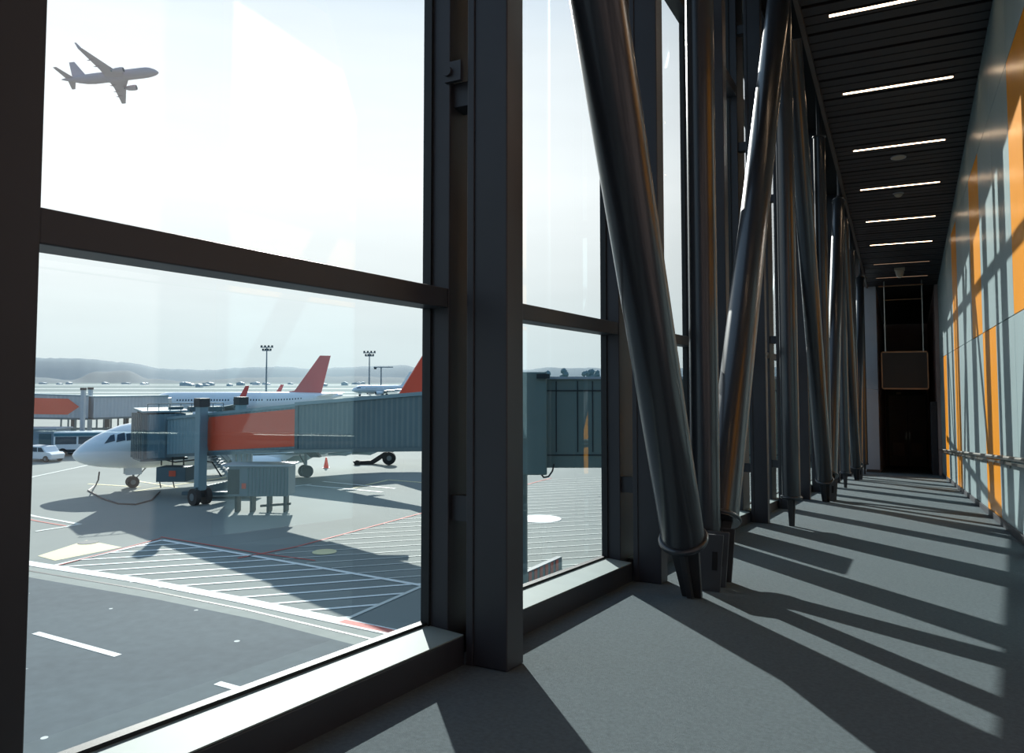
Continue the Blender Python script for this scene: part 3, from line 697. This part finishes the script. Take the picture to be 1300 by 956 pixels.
o1_ = (T2-T1); o1_.z = 0; o1_ = Vector((-o1_.y, o1_.x, 0)).normalized()
if o1_.dot(FH) < 0: o1_ = -o1_
T0 = T0+o1_*1.3; T1 = T1+o1_*1.35; T2 = T2+o1_*1.35 
dir2 = (T2-T1); T3 = T2+dir2*.26
jb = tag(rooted('jet_bridge', (T1.x, T1.y, G)), 'blue grey telescopic jet bridge with orange panel docked at the near airliner', 'jet bridge')
inner, sd = tunnel(T0, T1, 2.6, 2.72, 'inner_tunnel', M['bridge'], jb)
outer, sd2 = tunnel(T1+Vector((0, 0, -.05)), T3, 2.9, 2.85, 'outer_tunnel', M['bridged'], jb)
LT = (T1-T0).length
sub(on_side(T0, T1, sd, 2.6, LT*.36, LT*.985, .18, 2.52, .03, point=.45), 'orange_panel', M['brorange'], inner, jb)
dT = (T1-T0).normalized(); dTh = Vector((dT.x, dT.y, 0)).normalized()
part(MB().obox(T1+Vector((0, 0, -.25))-dT*.12, T1+Vector((0, 0, -.25))+dT*.22, sd, 3.0, 3.15), 'portal_frame', M['undercarriage'], jb, bevel=.03)
# cab at the aircraft door: ribbed shell, window, bellows towards the fuselage, roof units and railing
ca = H2(radians(37)); cn = RR*(-.602)+FH*.799; cc = W(-26.95, 58.3, 0); cz = (482-580)/F*58
ch_ = 3.35
part(MB().rbox(cc, ca, cn, 3.0, 2.6, cz, cz+ch_), 'cab_body', M['bridge'], jb, bevel=.08)
part(MB().rbox(cc, ca, cn, 3.3, 2.9, cz-.14, cz+.02), 'cab_floor', M['undercarriage'], jb)
part(MB().prism([cc+ca*a_+cn*b_+Vector((0, 0, cz+ch_+(.1 if b_ < 0 else .25))) for a_, b_ in ((-1.6, -1.5), (1.7, -1.5), (1.6, 1.9), (-1.6, 1.9))], (0, 0, .14)), 'canopy_roof', M['bridge'], jb)
for k in range(9):
    part(MB().rbox(cc+ca*(-1.4+.35*k)-cn*1.32, ca, cn, .12, .06, cz, cz+ch_), 'cab_rib', M['bridge'], jb)
part(MB().rbox(cc+ca*.55-cn*1.37, ca, cn, .62, .05, cz+1.1, cz+2.5), 'cab_window', M['wink'], jb)
for k in range(6):
    o = cc+cn*(1.3+.14*k)
    q = [o+ca*a_+Vector((0, 0, z_)) for a_, z_ in ((-1.75, cz+.1), (1.5, cz+.1), (1.5, cz+ch_-.2), (1.2, cz+ch_+.25), (-1.3, cz+ch_+.25), (-1.75, cz+ch_-.5))]
    if k < 2: part(MB().prism(q, cn*.1), 'bellows_rib', M['undercarriage'], jb)
# curved closing curtain at the nose side of the cab
cv = MB()
for k in range(8):
    a_ = .15+k*.19; c_ = cc-ca*(1.3+.4*sin(a_))+cn*(-1.25+1.9*(1-cos(a_))+.1*k)
    cv.rbox(c_, ca, cn, .26, .3, cz+.02, cz+ch_+.05)
part(cv, 'closing_curtain', M['undercarriage'], jb)
for k in range(3):
    part(MB().rbox(cc+ca*(1.0+k*1.25)-cn*(.2+.7*k), ca, cn, .95, .8, cz+3.45, cz+3.85), 'roof_unit', M['undercarriage'], jb, bevel=.03)
rail = MB(); r0_ = cc-cn*1.2
for k in range(8): rail.tube([r0_+ca*(-1.2+k*.75)-cn*(.12*k)+Vector((0, 0, cz+3.4)), r0_+ca*(-1.2+k*.75)-cn*(.12*k)+Vector((0, 0, cz+4.1))], .03, 6)
rail.tube([r0_-ca*1.2+Vector((0, 0, cz+4.1)), r0_+ca*4.05-cn*.84+Vector((0, 0, cz+4.1))], .035, 6)
part(rail, 'roof_railing', M['undercarriage'], jb)
# lift columns with dark caps, cross beam, wheel bogie
def col_at(x, D, off=0):
    return W((x-650)/F*D, D, 0)
lc = col_at(257.5, 53.2); lc2 = col_at(307, 57.4)
for q, nm in ((lc, 'near'), (lc2, 'far')):
    o = part(MB().rbox(q, dTh, sd, .62, .62, G+1.0, -1.4), 'lift_column', M['bridge'], jb, bevel=.04)
    sub(MB().rbox(q, dTh, sd, .8, .8, -1.9, -1.3), 'column_cap', M['darksteel'], o, jb, bevel=.04)
    sub(MB().rbox(q, dTh, sd, .46, .46, G+.55, G+1.9), 'inner_leg', M['darksteel'], o, jb)
bg = col_at(283, 57.5); bg.z = 0
part(MB().rbox((lc+lc2)/2, (lc2-lc).normalized(), FH, (lc2-lc).length+.8, .55, G+.75, G+1.25), 'bogie_beam', M['undercarriage'], jb, bevel=.04)
for q in (lc, lc2):
    for k in (-1, 1):
        w_ = part(MB().disc(Vector((q.x, q.y, G+.58))+sd*.42*k, sd, .58, .36, 24), 'wheel', M['tyre'], jb, smooth=True)
        sub(MB().disc(Vector((q.x, q.y, G+.58))+sd*.61*k, sd, .26, .03, 16), 'wheel_hub', M['nac'], w_, jb)
part(MB().rbox(bg-FH*1.2+RR*.6, RR, FH, 5.6, 1.0, G+.25, G+.5), 'bogie_platform', M['undercarriage'], jb, bevel=.03)
# service stairs and crossed bracing beneath the tunnel
stp_ = MB(); sa = wr_(268, 56.5, 574); sb_ = wr_(300, 56.5, 606)
for k in range(12):
    c = sa+(sb_-sa)*(k/11); stp_.rbox(c, RR, FH, .5, .9, c.z-.04, c.z+.04)
for o_ in (-.45, .45):
    stp_.tube([sa+FH*o_, sb_+FH*o_], .06, 6); stp_.tube([sa+FH*o_+Vector((0, 0, .9)), sb_+FH*o_+Vector((0, 0, .9))], .03, 6)
part(stp_, 'service_stairs', M['bridgel'], jb)
br = MB()
for k, x in enumerate((300, 307, 314, 320)):
    br.rbox(wr_(x, 52.6, 600), RR, FH, .22, .3, G+3.0, wr_(x, 52.6, 572).z)
part(br, 'hanger_posts', M['bridgel'], jb)
# suspended utility box under the cab
part(MB().rbox(wr_(226, 57.5, 600), RR, FH, 2.2, 1.6, wr_(0, 57.5, 609).z, wr_(0, 57.5, 591).z), 'utility_box', M['undercarriage'], jb, bevel=.04)
part(MB().rbox(wr_(222, 56.65, 600), RR, FH, .5, .02, wr_(0, 57.5, 602).z, wr_(0, 57.5, 595).z), 'warning_label', M['brorange'], jb)
hx = MB()
for x in (208, 222, 236): hx.tube([wr_(x, 57.5, 590), wr_(x, 57.5, 578)], .05, 6)
for x in (206, 223): hx.tube([wr_(x, 57.5, 609), wr_(x+2, 57.5, 618)], .04, 6)
part(hx, 'box_hanger', M['darksteel'], jb)
# power cable loop
hz = [wr_(205, 57.3, 581), wr_(225, 57.3, 586), wr_(250, 57.3, 583), wr_(272, 54, 586), wr_(284, 54, 604)]
part(MB().tube(hz, .05, 8), 'power_cable', M['darksteel'], jb, smooth=True)
ld0 = wr_(470, 78, 588); ld0.z = 0
t = tag(rooted('cargo_loader', (ld0.x, ld0.y, G)), 'black loader arm with one large wheel on the apron beyond the bridge', 'loader')
part(MB().prism([wr_(449, 78, 585), wr_(472, 78, 584), wr_(488, 78, 573.5), wr_(498, 78, 572.5), wr_(498, 78, 576), wr_(490, 78, 579), wr_(476, 78, 588), wr_(452, 78, 589)], FH*.9), 'lifting_arm', M['tyre'], t)
wl_ = part(MB().disc(wr_(495, 77.6, 581), FH, .66, .5, 22), 'wheel', M['tyre'], t, smooth=True)
sub(MB().disc(wr_(495, 77.3, 581), FH, .25, .06, 14), 'wheel_hub', M['nac'], wl_, t)
part(MB().disc(wr_(455, 77.6, 587), FH, .3, .4, 16), 'front_wheel', M['tyre'], t, smooth=True)
part(MB().rbox(wr_(466, 46, 571)+o1_*1.0, RR, FH, 1.9, .6, wr_(0, 46, 574).z, wr_(0, 46, 568).z), 'cable_box', M['darksteel'], jb)
part(MB().prism([wr_(385, 49, 571), wr_(400, 49, 571), wr_(408, 49, 580), wr_(396, 49, 580)], FH*.5), 'tunnel_stop', M['darksteel'], jb)

# ribbed equipment cabin standing under the bridge
ec = wr_(330, 50.6, 600); ec.z = 0
zt, zb = wr_(0, 50, 590.5).z, wr_(0, 50, 628).z
t = tag(rooted('equipment_cabin', (ec.x, ec.y, G)), 'ribbed grey equipment cabin on legs under the orange bridge panel', 'cabin')
bx = MB().rbox(ec+RR*.3, RR, FH, 3.9, 1.7, zb, zt)
body_ = part(bx, 'cabin_body', M['container'], t, bevel=.03)
for k in range(12): sub(MB().rbox(ec+RR*(-.35+k*.235)-FH*.87, RR, FH, .09, .06, zb+.06, zt-.1), 'rib', M['bridged'], body_, t)
sub(MB().rbox(ec-RR*1.30-FH*.87, RR, FH, .75, .05, zb+.15, zt-.2), 'cabin_door', M['darksteel'], body_, t)
sub(MB().rbox(ec-RR*.62-FH*.88, RR, FH, .28, .02, zb+.5, zb+.85), 'warning_label', M['brorange'], body_, t)
part(MB().rbox(ec+RR*.2, RR, FH, 4.5, 2.0, zt, zt+.1), 'roof_slab', M['bridgel'], t)
for a in (-1.3, -.3, .8, 1.9):
    part(MB().rbox(ec+RR*a, RR, FH, .14, .8, G, zb), 'leg', M['darksteel'], t)
part(MB().tube([ec+RR*.2+Vector((0, 0, G+.35)), ec+RR*2.2+Vector((0, 0, G+.5))], .09, 8), 'tow_bar', M['darksteel'], t)

# fixed link from the walkway's far end out to the bridge
k0, k1 = W(-2.0, 30, 0), W(12.4, 30, 0)
zt, zb = .02, (482-593)/F*30
fl_ = tag(rooted('fixed_link', (k0.x, k0.y, G)), 'dark teal panelled fixed link seen through the second window', 'walkway')
b_ = part(MB().rbox((k0+k1)/2+FH*2, RR, FH, 14.4, 4, zb, zt), 'link_body', M['link'], fl_)
for x in (669, 706, 733, 752, 770, 800, 840): sub(MB().rbox(W((x-650)/F*30, 30-.012, 0), RR, FH, .045, .03, zb+.62, zt-.08), 'panel_joint', M['darksteel'], b_, fl_)
for y in (496, 577): sub(MB().rbox((k0+k1)/2-FH*.012, RR, FH, 14.4, .03, (482-y)/F*30-.025, (482-y)/F*30+.025), 'panel_joint', M['darksteel'], b_, fl_)
part(MB().rbox((k0+k1)/2+FH*2, RR, FH, 14.6, 4.2, zt, zt+.10), 'roof_edge', M['bridgel'], fl_)
part(MB().rbox(W(-.3, 31, 0), RR, FH, 3.3, 3.4, zb-.2, zt+.28), 'rotunda_block', M['link'], fl_, bevel=.05)
part(MB().rbox(W(1.2, 29.2, 0), RR, FH, .5, .1, zt+.02, zt+.2), 'roof_bracket', M['darksteel'], fl_)
for r_ in (.2, 9): part(MB().tube([W(r_, 32, G), W(r_, 32, zb)], .45, 20), 'support_leg', M['bridged'], fl_, smooth=True)
cz_ = [wr_(703, 29.7, 588), wr_(701, 29.7, 597), wr_(696, 29.7, 604), wr_(690, 29.7, 605), wr_(686, 29.7, 600)]
part(MB().tube(cz_, .035, 8), 'hanging_cable', M['hose'], fl_, smooth=True)

# striped barrier wall below the second window
a = gp(640, 757); b = gp(713.5, 722); d = (b-a).normalized(); n_ = Vector((-d.y, d.x, 0))
t = tag(rooted('barrier_wall', tuple(a)), 'low grey barrier wall with reddish striped face below the second window', 'barrier')
wb = part(MB().prism([a, b, b+Vector((0, 0, .55)), a+Vector((0, 0, .55))], n_*.25), 'wall_block', M['container'], t)
L_ = (b-a).length
for k in range(int(L_/.5)):
    sub(MB().prism([a+d*(k*.5), a+d*(k*.5+.26), a+d*(k*.5+.26)+Vector((0, 0, .5)), a+d*(k*.5)+Vector((0, 0, .5))], -n_*.02), 'red_stripe', M['parapet'], wb, t)

# far jet bridge at the left with the orange arrow panel
B0 = wr_(16, 92, 529); B1 = wr_(114, 96, 530.5); B2 = wr_(208, 104, 527)
t = tag(rooted('jet_bridge', (B1.x, B1.y, G)), 'pale distant jet bridge with an orange arrow shaped panel', 'jet bridge')
o1, s1 = tunnel(B0-(B1-B0), B1, 3.0, 2.8, 'outer_tunnel', M['bridgel'], t)
o2, s2 = tunnel(B1, B2, 2.7, 2.65, 'inner_tunnel', M['bridgel'], t)
LB = (B1-B0).length
dB = (B1-B0).normalized(); sg2 = s1 if s1.dot(-FH) > 0 else -s1
bb = B0+sg2*1.52
q = [bb-dB*3+Vector((0, 0, .45)), bb+dB*6.0+Vector((0, 0, .45)), bb+dB*7.2+Vector((0, 0, 1.45)), bb+dB*6.0+Vector((0, 0, 2.4)), bb-dB*3+Vector((0, 0, 2.4))]
sub(MB().prism(q, sg2*.04), 'orange_arrow_panel', M['brorange'], o1, t)
for x in (101, 119.5):
    c = W((x-650)/F*95.5, 95.0, 0)
    o = part(MB().rbox(c-FH*(1.7 if x > 110 else -3.2), RR, FH, .42, .4, G+.8, (482-494)/F*95), 'lift_column', M['bridgel'], t)
    sub(MB().rbox(c-FH*(1.7 if x > 110 else -3.2), RR, FH, .55, .5, (482-495)/F*95, (482-492)/F*95), 'column_cap', M['darksteel'], o, t)
part(MB().rbox(W((111-650)/F*95, 94, 0), RR, FH, 3.2, 1.2, G+.2, G+1.1), 'bogie', M['darksteel'], t, bevel=.05)
fr = MB()
for x in range(80, 206, 9):
    fr.rbox(W((x-650)/F*100, 100, 0), RR, FH, .16, .16, G+2.2, -5.1)
fr.rbox(W((142-650)/F*100, 100, 0), RR, FH, 14, .2, G+2.1, G+2.4)
part(fr, 'under_frame', M['undercarriage'], t)
for x in (96, 138, 162): part(MB().rbox(W((x-650)/F*101, 101, 0), RR, FH, .5, .5, G, -5.0), 'support_leg', M['darksteel'], t)
part(MB().rbox(W((203-650)/F*104, 104, 0), RR, FH, 2.2, 3.0, (482-520)/F*104, (482-505)/F*104), 'cab_body', M['bridgel'], t, bevel=.06)

# small shed, van, bus
c = W((60-650)/F*90, 90, 0)
t = tag(rooted('utility_shed', (c.x, c.y, G)), 'grey metal utility shed under the distant bridge at the pane edge', 'shed')
part(MB().rbox(c, RR, FH, 4.4, 3, G, G+2.9), 'shed_body', M['shed'], t, bevel=.03)
part(MB().rbox(c+RR*.95-FH*1.52, RR, FH, 1.4, .05, G+.3, G+2.4), 'shed_door', M['undercarriage'], t)
part(MB().rbox(c, RR, FH, 4.7, 3.3, G+2.9, G+3.05), 'shed_roof', M['bridgel'], t)

def vehicle(c, ax, name, label, cat, L_, w_, prof, glassp, m, wheels, wr0):
    ay = Vector((-ax.y, ax.x, 0)); t = tag(rooted(name, (c.x, c.y, G)), label, cat)
    P = lambda s, l, z: c+ax*s+ay*l+Vector((0, 0, G+z-c.z))
    bd = part(MB().prism([P(s, -w_/2, z) for s, z in prof], ay*w_), 'vehicle_body', m, t, bevel=.06)
    for q in glassp:
        for l, o_ in ((-w_/2-.015, 1), (w_/2+.015, -1)):
            sub(MB().prism([P(s, l, z) for s, z in q], ay*.01*o_), 'side_window', M['wink'], bd, t)
    for s in wheels:
        for l in (-w_/2, w_/2):
            w = part(MB().disc(P(s, l, wr0), ay, wr0, .22, 20), 'wheel', M['tyre'], t, smooth=True)
            sub(MB().disc(P(s, l*1.06+(.05 if l > 0 else -.05), wr0), ay, wr0*.5, .06, 14), 'wheel_hub', M['nac'], w, t)
    return t
vc = W((60-650)/F*81.5, 81.5, G)
vehicle(vc, (RR*.93-FH*.36).normalized(), 'van', 'small white van parked by the pane edge beside the bus', 'van', 3.9, 1.6,
        [(-2.1, .3), (2.0, .3), (2.1, .8), (1.75, 1.0), (1.25, 1.05), (.65, 1.62), (-1.9, 1.66), (-2.1, 1.1)],
        [[(-1.8, 1.05), (-1.0, 1.05), (-1.0, 1.5), (-1.7, 1.5)], [(-.85, 1.05), (-.05, 1.05), (-.05, 1.5), (-.85, 1.5)], [(.08, 1.05), (1.0, 1.05), (.6, 1.5), (.08, 1.5)]], M['bodywhite'], (-1.35, 1.3), .33)
bc = W((106-650)/F*88, 88, G)
bt = vehicle(bc, (RR*.98+FH*.2).normalized(), 'apron_bus', 'blue and white apron bus parked behind the airliner nose', 'bus', 7, 2.4,
        [(-2.5, .35), (4.5, .35), (4.5, 2.75), (-2.5, 2.75)], [[(-2.3, 1.35), (-.1, 1.35), (-.1, 2.2), (-2.3, 2.2)], [(.1, 1.35), (4.2, 1.35), (4.2, 2.2), (.1, 2.2)]], M['bodywhite'], (-1.5, 3.2), .45)
axb = (RR*.98+FH*.2).normalized(); ayb = Vector((-axb.y, axb.x, 0))
part(MB().prism([bc+axb*s-ayb*1.215+Vector((0, 0, z)) for s, z in ((-2.45, 2.25), (4.45, 2.25), (4.45, 2.6), (-2.45, 2.6))], -ayb*.02), 'blue_band', M['busblue'], bt)
part(MB().prism([bc+axb*s-ayb*1.215+Vector((0, 0, z)) for s, z in ((-2.45, .4), (4.45, .4), (4.45, .75), (-2.45, .75))], -ayb*.02), 'dark_skirt', M['darksteel'], bt)
# traffic cone and ground hose
c = gp(414, 594); c.z = G
t = tag(rooted('traffic_cone', tuple(c)), 'orange traffic cone on the shaded apron beneath the bridge', 'traffic cone')
part(MB().tube([c+Vector((0, 0, .04)), c+Vector((0, 0, 1.05))], [.26, .06], 16), 'cone_body', M['cone'], t, smooth=True)
part(MB().tube([c+Vector((0, 0, .45)), c+Vector((0, 0, .68))], [.175, .13], 16), 'white_band', M['white'], t, smooth=True)
part(MB().rbox(c, RR, FH, .6, .6, G, G+.05), 'cone_base', M['cone'], t)
hp = [wr_(130, 58.5, 598), wr_(129, 58.6, 608), gp(122, 616)+Vector((0, 0, .06)), gp(112, 623.5)+Vector((0, 0, .06)), gp(130, 634)+Vector((0, 0, .06)), gp(150, 640.5)+Vector((0, 0, .06)), gp(172, 641.5)+Vector((0, 0, .06)), gp(192, 636)+Vector((0, 0, .06)), gp(203, 625)+Vector((0, 0, .06))]
tag(MB().tube(hp, .055, 8).build('ground_hose', M['hose'], smooth=True), 'dark hose hanging from the airliner nose and looping over the apron', 'hose')
gh = gp(166, 619)

# ------------------------------------------------------------------ light
TE = .465
sd_ = Vector((.646, -.763, -TE)).normalized()
sun = bpy.data.lights.new('sun', 'SUN'); so = bpy.data.objects.new('sun', sun); COL.objects.link(so)
sun.energy = 9.0; sun.angle = radians(.55); sun.color = (1, .96, .90)
so.rotation_euler = sd_.to_track_quat('-Z', 'Y').to_euler()
for (y, on) in LY:
    pass
wd = bpy.data.worlds.new('sky'); bpy.context.scene.world = wd; wd.use_nodes = True
nt = wd.node_tree; bgn = nt.nodes['Background']
tc = nt.nodes.new('ShaderNodeTexCoord'); sp = nt.nodes.new('ShaderNodeSeparateXYZ'); nt.links.new(tc.outputs['Generated'], sp.inputs[0])
cr = nt.nodes.new('ShaderNodeValToRGB'); nt.links.new(sp.outputs['Z'], cr.inputs[0])
e = cr.color_ramp.elements; e[0].position = 0.0; e[0].color = rgb(222, 233, 236)
e[1].position = .24; e[1].color = (1.12, 1.12, 1.13, 1)
x_ = cr.color_ramp.elements.new(.06); x_.color = rgb(232, 240, 242)
x_ = cr.color_ramp.elements.new(.13); x_.color = rgb(245, 248, 249)
x_ = cr.color_ramp.elements.new(.62); x_.color = (.45, .62, .85, 1)
x_ = cr.color_ramp.elements.new(.40); x_.color = (1.0, 1.03, 1.08, 1)
mp = nt.nodes.new('ShaderNodeMapping'); mp.inputs['Scale'].default_value = (2.2, 2.2, 16); nt.links.new(tc.outputs['Generated'], mp.inputs[0])
nz = nt.nodes.new('ShaderNodeTexNoise'); nz.inputs['Scale'].default_value = 2.4; nz.inputs['Detail'].default_value = 7; nt.links.new(mp.outputs[0], nz.inputs['Vector'])
mr = nt.nodes.new('ShaderNodeMapRange'); mr.inputs[1].default_value = .35; mr.inputs[2].default_value = .7; mr.inputs[3].default_value = .985; mr.inputs[4].default_value = 1.02
nt.links.new(nz.outputs['Fac'], mr.inputs[0])
vm = nt.nodes.new('ShaderNodeVectorMath'); vm.operation = 'SCALE'; nt.links.new(cr.outputs[0], vm.inputs[0]); nt.links.new(mr.outputs[0], vm.inputs['Scale'])
# the half of the sky away from the sun is clearer and bluer
dp = nt.nodes.new('ShaderNodeVectorMath'); dp.operation = 'DOT_PRODUCT'; dp.inputs[1].default_value = (-.646, .763, 0)
nt.links.new(tc.outputs['Generated'], dp.inputs[0])
m2 = nt.nodes.new('ShaderNodeMapRange'); m2.interpolation_type = 'SMOOTHSTEP'; m2.inputs[1].default_value = -.5; m2.inputs[2].default_value = .45
nt.links.new(dp.outputs['Value'], m2.inputs[0])
mc = nt.nodes.new('ShaderNodeMix'); mc.data_type = 'RGBA'; mc.inputs[6].default_value = (.34, .50, .66, 1); mc.inputs[7].default_value = (1, 1, 1, 1)
nt.links.new(m2.outputs[0], mc.inputs[0])
mm = nt.nodes.new('ShaderNodeVectorMath'); mm.operation = 'MULTIPLY'; nt.links.new(vm.outputs[0], mm.inputs[0]); nt.links.new(mc.outputs[2], mm.inputs[1])
nt.links.new(mm.outputs[0], bgn.inputs['Color']); bgn.inputs['Strength'].default_value = 1.12

sc = bpy.context.scene
sc.view_settings.view_transform = 'Standard'; sc.view_settings.look = 'None'; sc.view_settings.gamma = 1; sc.view_settings.exposure = 0
sc.view_settings.use_curve_mapping = False
sc.cycles.max_bounces = 10; sc.cycles.transparent_max_bounces = 24; sc.cycles.use_denoising = True; sc.cycles.sample_clamp_indirect = 6
sc.cycles.caustics_reflective = False; sc.cycles.caustics_refractive = False
